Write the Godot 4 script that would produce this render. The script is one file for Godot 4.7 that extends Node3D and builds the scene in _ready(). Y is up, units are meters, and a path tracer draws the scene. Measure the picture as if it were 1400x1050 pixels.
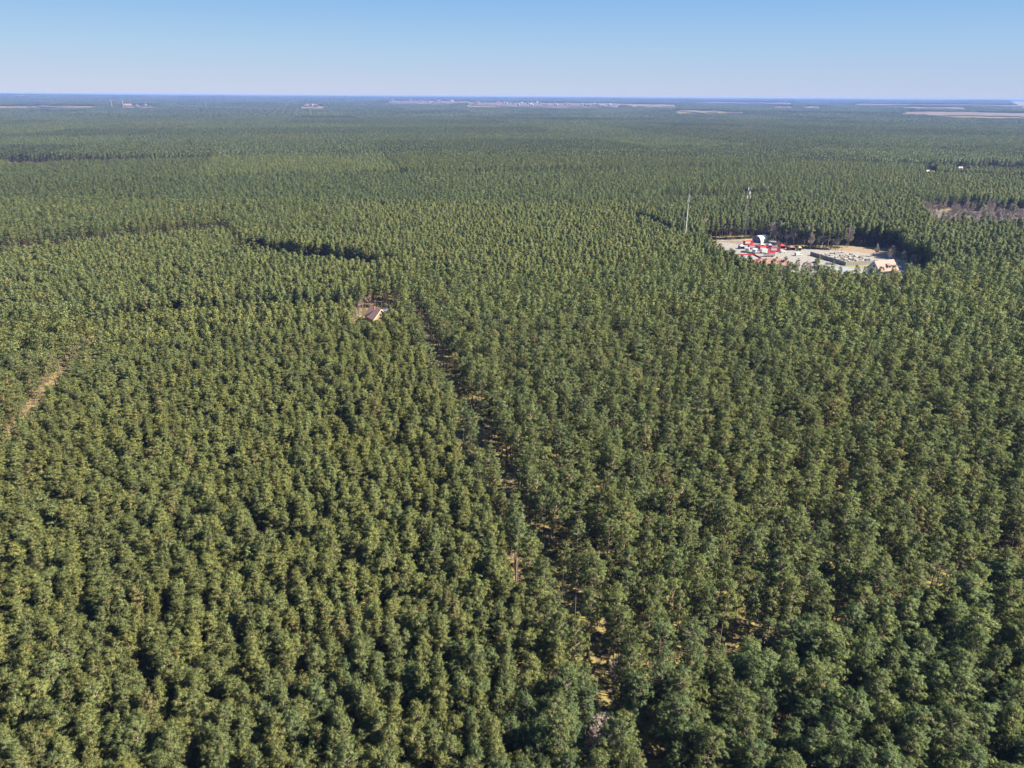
extends Node3D
# A pine forest seen from the air on a clear early spring day, with a paved yard in a clearing.

const EYE := 100.0
const EXPOSURE := 4.15
var used := {}
var M := {}
var rides := []
var far_noise: FastNoiseLite
var gap_noise: FastNoiseLite
var tone_noise: FastNoiseLite
var lot_poly: PackedVector2Array
var house_poly: PackedVector2Array
var bare_poly: PackedVector2Array
var sand_poly: PackedVector2Array
var edge_poly: PackedVector2Array
var bushy_edge: PackedVector2Array
var keep_out: Array = []

# ------------------------------------------------------------------ helpers
class MB:
	var v := PackedVector3Array()
	var c := PackedColorArray()
	var n := PackedVector3Array()
	var col := Color.WHITE
	# a leaf blade whose shading leans to the side the spray faces
	func blade(a: Vector3, b: Vector3, d: Vector3, out: Vector3) -> void:
		var g := (d - a).cross(b - a).normalized()
		if g.dot(out) < 0.0:
			tri(a, d, b)
			g = -g
		else:
			tri(a, b, d)
		var k := (g * 0.45 + out).normalized()
		n.append(k); n.append(k); n.append(k)
	func tri(a: Vector3, b: Vector3, d: Vector3) -> void:
		v.append(a); v.append(b); v.append(d)
		c.append(col); c.append(col); c.append(col)
	func quad(a: Vector3, b: Vector3, d: Vector3, e: Vector3) -> void:
		tri(a, b, d); tri(a, d, e)
	func box(at: Vector3, size: Vector3, turn := Basis()) -> void:
		var h := size / 2.0
		var p := []
		for i in 8:
			p.append(at + turn * Vector3(h.x if i & 1 else -h.x, h.y if i & 2 else -h.y, h.z if i & 4 else -h.z))
		for f in [[0, 2, 3, 1], [4, 5, 7, 6], [0, 4, 6, 2], [1, 3, 7, 5], [2, 6, 7, 3], [0, 1, 5, 4]]:
			quad(p[f[0]], p[f[3]], p[f[2]], p[f[1]])
	func tube(a: Vector3, b: Vector3, ra: float, rb: float, n := 5, cap := false) -> void:
		var d := (b - a).normalized()
		var s := d.cross(Vector3.UP if absf(d.y) < 0.9 else Vector3.RIGHT).normalized()
		var t := d.cross(s)
		for i in n:
			var u0 := s * cos(TAU * i / n) + t * sin(TAU * i / n)
			var u1 := s * cos(TAU * (i + 1) / n) + t * sin(TAU * (i + 1) / n)
			quad(a + u0 * ra, a + u1 * ra, b + u1 * rb, b + u0 * rb)
			if cap:
				tri(b, b + u0 * rb, b + u1 * rb)
				tri(a, a + u1 * ra, a + u0 * ra)
	# a side outline (x, y) pushed out along z
	func extrude(pts: PackedVector2Array, z0: float, z1: float, inset := 0.0) -> void:
		var n := pts.size()
		var mid := Vector2.ZERO
		for p in pts: mid += p / n
		var idx := Geometry2D.triangulate_polygon(pts)
		for i in n:
			var p := pts[i]
			var q := pts[(i + 1) % n]
			quad(Vector3(p.x, p.y, z0), Vector3(q.x, q.y, z0), Vector3(q.x, q.y, z1), Vector3(p.x, p.y, z1))
		for k in range(0, idx.size(), 3):
			for z in [z0, z1]:
				tri(Vector3(pts[idx[k]].x, pts[idx[k]].y, z), Vector3(pts[idx[k + 1]].x, pts[idx[k + 1]].y, z), Vector3(pts[idx[k + 2]].x, pts[idx[k + 2]].y, z))
	func mesh() -> ArrayMesh:
		var m := ArrayMesh.new()
		surface(m, null)
		return m
	func surface(m: ArrayMesh, mat: Material) -> void:
		if v.is_empty(): return
		var a := []
		a.resize(Mesh.ARRAY_MAX)
		a[Mesh.ARRAY_VERTEX] = v
		a[Mesh.ARRAY_COLOR] = c
		if n.size() == v.size(): a[Mesh.ARRAY_NORMAL] = n
		m.add_surface_from_arrays(Mesh.PRIMITIVE_TRIANGLES, a)
		if mat: m.surface_set_material(m.get_surface_count() - 1, mat)

func numbered(called: String) -> String:
	var n: int = used.get(called, 0)
	used[called] = n + 1
	return called if n == 0 else "%s_%03d" % [called, n]

func thing(called: String, label: String, category: String, at := Vector3.ZERO, turn := 0.0, group := "") -> Node3D:
	var o := Node3D.new()
	o.name = numbered(called)
	add_child(o)
	o.position = at
	o.rotation.y = turn
	o.set_meta("label", label)
	o.set_meta("category", category)
	if group: o.set_meta("group", group)
	return o

func part(called: String, m: Mesh, mat: Material, parent: Node3D, at := Vector3.ZERO) -> MeshInstance3D:
	var o := MeshInstance3D.new()
	o.name = called
	o.mesh = m
	if mat: o.material_override = mat
	o.position = at
	parent.add_child(o, true)
	return o

func structure(called: String, m: Mesh, mat: Material, label: String, category: String) -> MeshInstance3D:
	var o := MeshInstance3D.new()
	o.name = numbered(called)
	o.mesh = m
	o.material_override = mat
	add_child(o)
	o.set_meta("kind", "structure")
	o.set_meta("label", label)
	o.set_meta("category", category)
	return o

func lin(r: float, g: float, b: float) -> Color:
	return Color(r, g, b).linear_to_srgb()

func mat(r: float, g: float, b: float, rough := 0.9, metal := 0.0) -> StandardMaterial3D:
	var m := StandardMaterial3D.new()
	m.albedo_color = lin(r, g, b)
	m.roughness = rough
	m.metallic = metal
	return m

func grain(freq: float, ramp: Array, seed_: int, size := 512, oct := 4) -> NoiseTexture2D:
	var n := FastNoiseLite.new()
	n.noise_type = FastNoiseLite.TYPE_SIMPLEX_SMOOTH
	n.frequency = freq
	n.seed = seed_
	n.fractal_octaves = oct
	var t := NoiseTexture2D.new()
	t.width = size
	t.height = size
	t.seamless = true
	t.noise = n
	var g := Gradient.new()
	var off := PackedFloat32Array()
	var cols := PackedColorArray()
	for r in ramp:
		off.append(r[0])
		cols.append(lin(r[1], r[2], r[3]))
	g.offsets = off
	g.colors = cols
	t.color_ramp = g
	return t

func grained(freq: float, ramp: Array, seed_: int, metres: float, rough := 0.9) -> StandardMaterial3D:
	var m := StandardMaterial3D.new()
	m.albedo_texture = grain(freq, ramp, seed_)
	m.uv1_triplanar = true
	m.uv1_world_triplanar = true
	m.uv1_scale = Vector3.ONE / metres
	m.roughness = rough
	return m

func seg_dist(p: Vector2, a: Vector2, b: Vector2) -> float:
	return p.distance_to(Geometry2D.get_closest_point_to_segment(p, a, b))

func hash01(a: int, b: int, k: int) -> float:
	var h := (a * 73856093) ^ (b * 19349663) ^ (k * 83492791)
	h = (h ^ (h >> 13)) * 1274126177
	h = h ^ (h >> 16)
	return float(h & 0xFFFFFF) / 16777216.0

# ------------------------------------------------------------------ terrain
func ground_height(x: float, z: float) -> float:
	var r := sqrt(x * x + z * z)
	if r < 3600.0: return 0.0
	var h := maxf(0.0, r - 3800.0) * 0.0080
	h += smoothstep(3600.0, 6000.0, r) * 6.0 * far_noise.get_noise_2d(x * 0.6, z * 0.6)
	h += smoothstep(8500.0, 12000.0, r) * 17.0 * far_noise.get_noise_2d(x * 0.8 + 900.0, z * 0.8)
	h += smoothstep(9000.0, 12000.0, r) * smoothstep(-0.2, -0.6, x / r) * 6.0
	# open fields lie on low rises
	var t := x / -minf(z, -1.0)
	for f in FIELDS:
		if r > f[2] - 260.0 and r < f[3] + 260.0:
			var out_t := maxf(maxf(f[0] - t, t - f[1]), 0.0) * r
			var out_r := maxf(maxf(f[2] - r, r - f[3]), 0.0)
			h = maxf(h, maxf(0.0, r - 3800.0) * 0.0080 + 15.0 * (1.0 - smoothstep(0.0, 260.0, maxf(out_t, out_r))))
	return minf(h, 82.0)

# the far country: [left, right (x over z), near, far (metres), kind]
var FIELDS := [
	[0.515, 0.80, 4500.0, 5350.0, 0], [0.353, 0.52, 4350.0, 4600.0, 1], [0.215, 0.272, 4550.0, 4950.0, 1], [0.272, 0.30, 4450.0, 4620.0, 0],
	[0.343, 0.363, 6200.0, 6600.0, 1], [0.382, 0.40, 6300.0, 6700.0, 0], [0.134, 0.21, 6150.0, 7050.0, 1], [0.515, 0.59, 6500.0, 6950.0, 0],
	[-0.057, 0.135, 5850.0, 7500.0, 2], [-0.162, -0.06, 6700.0, 8300.0, 2], [-0.72, -0.55, 5350.0, 5550.0, 2], [-0.51, -0.475, 5300.0, 5600.0, 0],
	[-0.275, -0.254, 5300.0, 5700.0, 0], [-0.65, -0.635, 11300.0, 11800.0, 1], [0.45, 0.70, 8000.0, 8500.0, 2], [0.24, 0.36, 8300.0, 8900.0, 2]]

func in_field(x: float, z: float) -> int:
	var r := sqrt(x * x + z * z)
	if r < 4300.0: return -1
	var t := x / -z
	for f in FIELDS:
		if t > f[0] - 0.004 and t < f[1] + 0.004 and r > f[2] - 270.0 and r < f[3]:
			return f[4]
	return -1

# ------------------------------------------------------------------ stands of trees
const U := Vector2(-0.265, -0.964)   # along the rides
const V := Vector2(0.964, -0.265)    # across them

# kind 0 dense plantation, 1 open mature pines, 2 bushy pines; returns [kind, height factor, share kept, warm]
func stand(p: Vector2) -> Array:
	if p.y > -75.0 and absf(p.x) > 400.0: return [0, 1.0, 1.0, 0.5]
	var along := p.dot(U)
	var across := p.dot(V)
	var side := across - 33.0          # the long ride
	if p.y > -640.0 and not (p.x > 118.0 and p.y < -395.0):
		# below the bent edge at lower right: bushy stand
		if p.x > -2.0:
			for i in bushy_edge.size() - 1:
				var a := bushy_edge[i]
				var b := bushy_edge[i + 1]
				if p.x >= a.x and p.x < b.x and p.y > lerpf(a.y, b.y, (p.x - a.x) / (b.x - a.x)):
					return [2, 0.97, 1.0, 0.42]
		if side > 0.0:
			if along < 315.0 + 14.0 * sin(across * 0.05):
				return [1, 1.0, 0.93, 0.55]
			if along < 365.0 + 20.0 * sin(across * 0.04):
				return [1, 0.93, 1.0, 0.5]
			return [0, 0.97, 1.0, 0.62]
		if across > -93.0 and along < 330.0:
			return [0, 0.93, 1.0, 0.78]
		if across <= -93.0 and along < 330.0:
			return [1, 1.02, 0.97, 0.8]
		if along < 520.0: return [0, 1.0, 1.0, 0.6]
		return [1, 0.98, 1.0, 0.55]
	var ci := floori(across / 250.0 + 0.35 + 0.2 * sin(along / 700.0))
	var cj := floori((along + 60.0 * hash01(ci, 3, 7)) / 330.0 + 0.3 * hash01(ci, 1, 2))
	var k := hash01(ci, cj, 1)
	var right := clampf(p.x / (300.0 - p.y * 0.4), 0.0, 1.0)
	return [0 if k < 0.5 else (1 if k < 0.86 else 2), 0.86 + 0.2 * hash01(ci, cj, 2), 0.93 + 0.07 * hash01(ci, cj, 3), 0.22 + 0.5 * hash01(ci, cj, 4) * (1.0 - 0.6 * right), lerpf(0.80, 1.12, hash01(ci, cj, 6))]

func far_gap(p: Vector2) -> bool:
	var along := p.dot(U)
	var across := p.dot(V)
	var a := across / 250.0 + 0.35 + 0.2 * sin(along / 700.0)
	var ci := floori(a)
	var b := (along + 60.0 * hash01(ci, 3, 7)) / 330.0 + 0.3 * hash01(ci, 1, 2)
	var cj := floori(b)
	var w := 5.0 + 34.0 * pow(hash01(ci, cj, 5), 2.5)
	return (b - cj) * 330.0 < w

func is_open(p: Vector2) -> bool:
	if p.y > -1100.0:
		for r in rides:
			if seg_dist(p, r[0], r[1]) < r[2]: return false
		if Geometry2D.is_point_in_polygon(p, lot_poly) or Geometry2D.is_point_in_polygon(p, house_poly) or (Geometry2D.is_point_in_polygon(p, bare_poly) and hash01(int(p.x * 3.0), int(p.y * 3.0), 13) > 0.015) or Geometry2D.is_point_in_polygon(p, edge_poly): return false
	if p.y < -640.0 and far_gap(p): return false
	return true

# ------------------------------------------------------------------ trees
func needle_colour(rng: RandomNumberGenerator, warm: float) -> Color:
	var t := clampf(warm + rng.randfn(0.0, 0.28), 0.0, 1.0)
	var a := Color(0.083, 0.115, 0.054)
	var b := Color(0.148, 0.166, 0.061)
	var o := a.lerp(b, t) * rng.randf_range(0.82, 1.18)
	if rng.randf() < 0.012: o = Color(0.17, 0.12, 0.055)   # a dry brown spray
	return o

# A spray of needles: narrow blades leaving one point
func spray(m: MB, rng: RandomNumberGenerator, at: Vector3, out: Vector3, n: int, length: float, width: float, col: Color) -> void:
	m.col = col
	for i in n:
		var d := (out * 0.75 + Vector3(rng.randfn(0, 0.55), rng.randfn(0.22, 0.5), rng.randfn(0, 0.55))).normalized()
		var s := d.cross(Vector3(rng.randfn(0, 1), rng.randfn(0, 1), rng.randfn(0, 1))).normalized() * width * rng.randf_range(0.35, 0.65)
		var l := length * rng.randf_range(0.7, 1.2)
		var b := at + d * l * 0.08
		m.blade(b - s, b + s, at + d * l, (d + out).normalized())

# kind as in stand(); detail 0 near, 1 middle. Returns [trunk, crown] builders; the tree is rooted at its base.
func pine(seed_: int, kind: int, detail: int, warm: float, h_given := 0.0, base := Vector3.ZERO, into: Array = []) -> Array:
	var rng := RandomNumberGenerator.new()
	rng.seed = 7001 + seed_ * 131
	var wood: MB = into[0] if into.size() else MB.new()
	var leaf: MB = into[1] if into.size() else MB.new()
	var h: float = h_given if h_given > 0.0 else [rng.randf_range(14.0, 16.0), rng.randf_range(15.0, 17.6), rng.randf_range(14.4, 16.8)][kind]
	var low: float = [rng.randf_range(0.48, 0.56), rng.randf_range(0.44, 0.54), rng.randf_range(0.34, 0.44)][kind]
	var wide: float = [rng.randf_range(1.5, 2.05), rng.randf_range(1.95, 2.7), rng.randf_range(2.2, 3.0)][kind]
	var lean := Vector3(rng.randfn(0, 0.25), 0, rng.randfn(0, 0.25))
	var bark_low := Color(0.105, 0.082, 0.066)
	var bark_up := Color(0.215, 0.125, 0.075)
	# trunk
	var steps := 7 if detail == 0 else 3
	var turn := rng.randf_range(0.40, 0.55)
	var sides := 6 if detail == 0 else 4
	var pts := []
	for i in steps + 1:
		var t := float(i) / steps
		pts.append(base + Vector3(0, h * 0.97 * t, 0) + lean * t * t + Vector3(rng.randfn(0, 0.05), 0, rng.randfn(0, 0.05)) * t)
	for i in steps:
		var t0 := float(i) / steps
		var t1 := float(i + 1) / steps
		wood.col = (bark_low if t0 < turn - 0.08 else bark_up) * rng.randf_range(0.88, 1.12)
		wood.tube(pts[i] - (Vector3(0, 0.25, 0) if i == 0 else Vector3.ZERO), pts[i + 1], 0.15 * (1.0 - t0 * 0.86), 0.15 * (1.0 - t1 * 0.86), sides)
	# whorls of limbs
	var whorls: int = [9, 9, 11][kind]
	var spin := rng.randf() * TAU
	var missing := rng.randf() * TAU
	for w in whorls:
		var f := (w + 0.5 * rng.randf()) / whorls
		var y := lerpf(low, 0.985, pow(f, 0.9)) * h
		var shape: float
		if kind == 0: shape = sqrt(clampf(1.0 - pow(absf(f - 0.16) / 0.86, 2.0), 0.03, 1.0)) * rng.randf_range(0.75, 1.15)
		elif kind == 1: shape = sqrt(clampf(1.0 - pow(absf(f - 0.24) / 0.78, 2.0), 0.03, 1.0)) * rng.randf_range(0.75, 1.12)
		else: shape = sqrt(clampf(1.0 - pow(absf(f - 0.30) / 0.74, 2.0), 0.03, 1.0)) * rng.randf_range(0.85, 1.08)
		shape *= 1.08 - 0.3 * f
		if f < 0.14: shape *= 0.72
		var limbs: int = [5, 4, 5][kind]
		if f > 0.8: limbs = 4
		for b in limbs:
			var az := spin + w * 1.1 + TAU * (b + rng.randf_range(-0.3, 0.3)) / limbs
			var length := wide * shape * rng.randf_range(0.6, 1.3)
			if kind == 1 and rng.randf() < 0.13: continue
			if cos(az - missing) > 0.75 and f < 0.5: length *= 0.7
			length = maxf(length, 0.28)
			var rise := lerpf(0.15, 1.0, f * f) + rng.randfn(0.0, 0.16)
			var dir := Vector3(cos(az), rise, sin(az)).normalized()
			var root := base + Vector3(0, y, 0) + lean * pow(y / h, 2.0)
			var tip := root + dir * length + Vector3(0, 0.16 * length, 0)
			if detail == 0:
				wood.col = Color(0.165, 0.13, 0.11) * rng.randf_range(0.8, 1.2)
				wood.tube(root, root.lerp(tip, 0.85), 0.035 + 0.012 * length, 0.012, 3)
			var across := Vector3(-sin(az), 0, cos(az))
			var col := needle_colour(rng, warm)
			var pads := maxi(2, roundi(length * [2.6, 2.4, 2.5][kind])) if detail == 0 else maxi(2, roundi(length * 1.5))
			for q in pads:
				var s := lerpf(0.40, 1.04, (q + rng.randf_range(0.2, 0.8)) / pads)
				var c := root.lerp(tip, s) + across * rng.randfn(0.0, 0.22) * length * (1.15 - s * 0.6) + Vector3(0, rng.randfn(0.06, 0.1), 0)
				var pc := col.lerp(needle_colour(rng, warm), 0.5)
				if detail == 0:
					var tufts := rng.randi_range(4, 6)
					for k in tufts:
						var off := Vector3(rng.randfn(0, 0.16), rng.randfn(0.02, 0.07), rng.randfn(0, 0.16))
						var out := (dir * 0.5 + off.normalized() * 0.6 + Vector3(0, 0.35, 0)).normalized()
						spray(leaf, rng, c + off, out, 25, 0.35, 0.05, pc * rng.randf_range(0.85, 1.15))
				else:
					for k in 3:
						var off := Vector3(rng.randfn(0, 0.24), rng.randfn(0.02, 0.12), rng.randfn(0, 0.24))
						var out := (dir * 0.5 + off.normalized() * 0.6 + Vector3(0, 0.35, 0)).normalized()
						spray(leaf, rng, c + off - out * 0.1, out, 5, 0.52, 0.26, pc * rng.randf_range(0.85, 1.15))
	# the leading shoot
	for k in 7:
		spray(leaf, rng, base + Vector3(0, h * (0.955 + 0.006 * k), 0) + lean, Vector3.UP, 10 if detail == 0 else 4, 0.34, 0.10 if detail == 0 else 0.24, needle_colour(rng, warm))
	return [wood, leaf]

# coarse pines for the distance: clumps of larger blades through the crown's volume
func coarse_pine(wood: MB, leaf: MB, rng: RandomNumberGenerator, base: Vector3, h: float, wide: float, low: float, blades: int, size: float, warm: float) -> void:
	if wood:
		wood.col = Color(0.2, 0.12, 0.075)
		wood.tube(base, base + Vector3(0, h * 0.8, 0), 0.17, 0.06, 3)
	var tree_col := needle_colour(rng, warm)
	for i in blades:
		var f := rng.randf()
		var y := lerpf(low, 1.0, f) * h
		var rad := wide * (sqrt(clampf(1.0 - pow(absf(f - 0.28) / 0.76, 2.0), 0.02, 1.0))) * sqrt(rng.randf_range(0.1, 1.0))
		var az := rng.randf() * TAU
		var c := base + Vector3(cos(az) * rad, y, sin(az) * rad)
		var out := Vector3(cos(az) * 0.7, 0.55, sin(az) * 0.7)
		leaf.col = tree_col.lerp(needle_colour(rng, warm), 0.5) * rng.randf_range(0.85, 1.15)
		var d := (out + Vector3(rng.randfn(0, 0.5), rng.randfn(0, 0.5), rng.randfn(0, 0.5))).normalized()
		var s := d.cross(Vector3(rng.randfn(0, 1), rng.randfn(0, 1), rng.randfn(0, 1))).normalized() * size * 0.5
		leaf.blade(c - s - d * size * 0.5, c + s - d * size * 0.5, c + d * size * 0.7, (d * 0.5 + out).normalized())

# a leafless broadleaved tree: forking limbs and a haze of twigs
func bare_tree(seed_: int, h: float, trunk_col: Color, twig_col: Color, fine := 0.065) -> Array:
	var rng := RandomNumberGenerator.new()
	rng.seed = 9100 + seed_ * 17
	var wood := MB.new()
	var twig := MB.new()
	var top := Vector3(rng.randfn(0, 0.3), h * 0.9, rng.randfn(0, 0.3))
	wood.col = trunk_col
	wood.tube(Vector3(0, -0.2, 0), top * 0.4, h * 0.012, h * 0.009, 6)
	wood.tube(top * 0.4, top, h * 0.009, h * 0.002, 5)
	for i in 40:
		var f := rng.randf_range(0.28, 0.97)
		var az := i * 2.4 + rng.randf() * 0.6
		var length := h * lerpf(0.30, 0.10, f) * rng.randf_range(0.75, 1.15)
		var d := Vector3(cos(az) * 0.8, rng.randf_range(0.6, 1.1), sin(az) * 0.8).normalized()
		var a := top * f
		var b := a + d * length
		wood.col = trunk_col * 0.85
		wood.tube(a, b, h * 0.0042, h * 0.001, 3)
		for k in 14:
			var s := rng.randf_range(0.2, 1.0)
			var c := a.lerp(b, s)
			var e := (d + Vector3(rng.randfn(0, 0.45), rng.randfn(0.15, 0.35), rng.randfn(0, 0.45))).normalized()
			var l := length * rng.randf_range(0.22, 0.45)
			twig.col = twig_col * rng.randf_range(0.8, 1.2)
			twig.tube(c, c + e * l, h * 0.0018, h * 0.0008, 3)
			for q in 8:
				var t := c + e * l * rng.randf_range(0.3, 1.0)
				var g := (e + Vector3(rng.randfn(0, 0.5), rng.randfn(0.1, 0.4), rng.randfn(0, 0.5))).normalized()
				var sd := g.cross(Vector3(rng.randfn(0, 1), rng.randfn(0, 1), rng.randfn(0, 1))).normalized() * fine
				twig.tri(t - sd, t + sd, t + g * l * rng.randf_range(0.4, 0.8))
	return [wood, twig]

# ------------------------------------------------------------------ _ready
func _ready() -> void:
	set_view_and_light()
	set_materials()
	set_layout()
	make_ground()
	make_forest()
	make_bare_trees()
	make_yard()
	make_forest_house()
	make_masts()
	make_far_places()

func set_view_and_light() -> void:
	var cam := Camera3D.new()
	cam.name = "camera"
	add_child(cam)
	cam.position = Vector3(0, EYE, 0)
	cam.rotation_degrees = Vector3(-22.0, 0, 0.36)
	cam.basis = Basis(Vector3.RIGHT, deg_to_rad(-22.0)) * Basis(Vector3.BACK, deg_to_rad(0.36))
	cam.fov = rad_to_deg(2.0 * atan(525.0 / 972.0))
	cam.near = 0.5
	cam.far = 90000.0
	cam.current = true
	var e := Environment.new()
	e.background_mode = Environment.BG_SKY
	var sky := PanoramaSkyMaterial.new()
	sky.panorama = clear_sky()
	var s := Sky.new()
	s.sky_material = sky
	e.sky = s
	e.tonemap_mode = Environment.TONE_MAPPER_LINEAR
	e.tonemap_exposure = EXPOSURE
	e.fog_enabled = true
	e.fog_density = 0.000052
	e.fog_light_color = lin(0.24, 0.41, 1.0)
	e.sdfgi_enabled = true
	e.ssao_enabled = true
	e.ssil_enabled = true
	var we := WorldEnvironment.new()
	we.name = "world_environment"
	we.environment = e
	add_child(we)
	var sun := DirectionalLight3D.new()
	sun.name = "sun"
	var az := deg_to_rad(104.0)
	var el := deg_to_rad(43.0)
	var to_sun := Vector3(cos(el) * sin(az), sin(el), -cos(el) * cos(az))
	sun.basis = Basis.looking_at(-to_sun, Vector3.UP)
	sun.light_energy = 1.6
	sun.light_color = Color(1.0, 0.95, 0.865)
	sun.light_angular_distance = 0.5
	sun.shadow_enabled = true
	sun.sky_mode = DirectionalLight3D.SKY_MODE_LIGHT_ONLY
	add_child(sun)

# a cloudless sky by height above the horizon, whiter sunward, its upper part brightened to add fill light
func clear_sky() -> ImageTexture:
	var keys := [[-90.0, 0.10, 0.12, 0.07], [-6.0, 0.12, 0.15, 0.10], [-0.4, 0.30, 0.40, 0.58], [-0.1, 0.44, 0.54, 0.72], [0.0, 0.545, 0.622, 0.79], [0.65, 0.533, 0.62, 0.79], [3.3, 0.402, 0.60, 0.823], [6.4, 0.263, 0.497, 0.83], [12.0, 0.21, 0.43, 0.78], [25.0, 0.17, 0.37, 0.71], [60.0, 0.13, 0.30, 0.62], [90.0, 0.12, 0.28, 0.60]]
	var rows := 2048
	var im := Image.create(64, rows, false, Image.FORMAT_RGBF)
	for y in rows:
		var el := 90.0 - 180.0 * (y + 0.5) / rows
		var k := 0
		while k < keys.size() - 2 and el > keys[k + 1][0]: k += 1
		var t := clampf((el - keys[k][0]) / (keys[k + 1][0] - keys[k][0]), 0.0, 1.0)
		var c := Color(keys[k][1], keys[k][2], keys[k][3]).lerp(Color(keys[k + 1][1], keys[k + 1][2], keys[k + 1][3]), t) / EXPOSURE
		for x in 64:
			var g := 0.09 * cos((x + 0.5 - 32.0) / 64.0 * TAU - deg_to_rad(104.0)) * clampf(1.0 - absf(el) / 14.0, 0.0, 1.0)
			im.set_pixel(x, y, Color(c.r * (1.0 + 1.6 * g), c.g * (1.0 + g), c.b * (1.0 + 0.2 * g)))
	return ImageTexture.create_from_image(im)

func set_materials() -> void:
	var n := StandardMaterial3D.new()
	n.vertex_color_use_as_albedo = true
	n.roughness = 0.62
	n.metallic_specular = 0.35
	n.backlight_enabled = true
	n.backlight = lin(0.62, 0.70, 0.30)
	M.needles = n
	M.needle_tints = []
	for t in [Color(1, 1, 1), Color(0.86, 0.96, 1.05), Color(1.14, 1.06, 0.94)]:
		var k: StandardMaterial3D = n.duplicate()
		k.albedo_color = lin(0.98 * t.r, 0.98 * t.g, 0.98 * t.b)
		M.needle_tints.append(k)
	var b := StandardMaterial3D.new()
	b.vertex_color_use_as_albedo = true
	b.roughness = 0.95
	M.bark = b
	# forest floor: needle litter, moss and dry yellow grass
	var g := grained(0.022, [[0.0, 0.045, 0.032, 0.022], [0.40, 0.07, 0.05, 0.03], [0.50, 0.12, 0.094, 0.034], [0.60, 0.205, 0.165, 0.046], [0.78, 0.13, 0.12, 0.036], [1.0, 0.16, 0.14, 0.05]], 5, 31.0)
	g.detail_enabled = true
	g.detail_blend_mode = BaseMaterial3D.BLEND_MODE_MUL
	g.detail_albedo = grain(0.03, [[0.0, 0.5, 0.48, 0.45], [0.5, 0.9, 0.9, 0.88], [1.0, 1.0, 1.0, 1.0]], 9)
	g.detail_uv_layer = BaseMaterial3D.DETAIL_UV_2
	g.uv2_triplanar = true
	g.uv2_world_triplanar = true
	g.uv2_scale = Vector3.ONE / 7.3
	M.floor = g
	M.sand = grained(0.02, [[0.0, 0.10, 0.07, 0.042], [0.5, 0.15, 0.11, 0.068], [1.0, 0.20, 0.155, 0.105]], 21, 19.0)
	M.litter = grained(0.02, [[0.0, 0.07, 0.052, 0.04], [0.5, 0.12, 0.09, 0.066], [1.0, 0.19, 0.15, 0.115]], 22, 23.0)
	M.leaf_litter = grained(0.02, [[0.0, 0.045, 0.037, 0.032], [0.6, 0.075, 0.062, 0.053], [1.0, 0.14, 0.12, 0.10]], 25, 17.0)
	M.yard = grained(0.02, [[0.0, 0.105, 0.10, 0.095], [0.5, 0.15, 0.143, 0.137], [1.0, 0.195, 0.188, 0.177]], 23, 31.0)
	M.meadow = grained(0.02, [[0.0, 0.08, 0.085, 0.025], [0.5, 0.125, 0.118, 0.036], [1.0, 0.17, 0.15, 0.055]], 24, 15.0)
	M.fields = [grained(0.012, [[0.0, 0.042, 0.031, 0.018], [0.5, 0.07, 0.052, 0.03], [1.0, 0.11, 0.083, 0.05]], 31, 900.0), grained(0.012, [[0.0, 0.06, 0.048, 0.026], [1.0, 0.12, 0.096, 0.056]], 32, 700.0), grained(0.02, [[0.0, 0.036, 0.03, 0.026], [0.5, 0.055, 0.045, 0.038], [1.0, 0.10, 0.08, 0.062]], 33, 1100.0)]
	M.white = mat(0.40, 0.40, 0.39, 0.6)
	M.white_metal = mat(0.36, 0.365, 0.37, 0.4)
	M.grey_metal = mat(0.16, 0.165, 0.175, 0.5, 0.2)
	M.red_paint = mat(0.36, 0.016, 0.02, 0.4)
	M.dark_red = mat(0.20, 0.014, 0.018, 0.5)
	M.yellow = mat(0.36, 0.25, 0.03, 0.6)
	M.blue = mat(0.03, 0.09, 0.42, 0.5)
	M.tyre = mat(0.02, 0.02, 0.021, 0.9)
	M.glass = mat(0.03, 0.035, 0.045, 0.12)
	M.black_paint = mat(0.02, 0.021, 0.025, 0.3)
	M.silver_paint = mat(0.38, 0.39, 0.41, 0.35, 0.3)
	M.green_paint = mat(0.06, 0.09, 0.05, 0.4)
	M.tile_red = grained(0.05, [[0.0, 0.13, 0.062, 0.052], [0.5, 0.175, 0.09, 0.075], [1.0, 0.22, 0.125, 0.105]], 41, 6.0)
	M.tile_pink = grained(0.05, [[0.0, 0.20, 0.115, 0.102], [0.5, 0.245, 0.155, 0.138], [1.0, 0.28, 0.19, 0.17]], 42, 6.0)
	M.tile_brown = grained(0.05, [[0.0, 0.10, 0.075, 0.06], [1.0, 0.20, 0.16, 0.14]], 43, 5.0)
	M.sheet_blue = grained(0.05, [[0.0, 0.10, 0.125, 0.165], [1.0, 0.15, 0.18, 0.225]], 44, 6.0)
	M.sheet_grey = grained(0.05, [[0.0, 0.13, 0.13, 0.135], [1.0, 0.19, 0.19, 0.195]], 45, 6.0)
	M.render_orange = grained(0.05, [[0.0, 0.34, 0.15, 0.085], [1.0, 0.42, 0.21, 0.13]], 46, 4.0)
	M.render_white = grained(0.05, [[0.0, 0.32, 0.325, 0.325], [1.0, 0.42, 0.42, 0.42]], 47, 4.0)
	M.concrete = grained(0.05, [[0.0, 0.12, 0.117, 0.113], [1.0, 0.21, 0.205, 0.197]], 48, 3.0)
	M.stone_pale = grained(0.05, [[0.0, 0.20, 0.19, 0.18], [1.0, 0.30, 0.29, 0.275]], 49, 2.0)
	M.stone_dark = grained(0.05, [[0.0, 0.07, 0.07, 0.075], [1.0, 0.16, 0.155, 0.15]], 50, 2.0)
	M.wood_old = grained(0.05, [[0.0, 0.16, 0.12, 0.085], [1.0, 0.30, 0.24, 0.18]], 51, 2.0)

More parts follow.
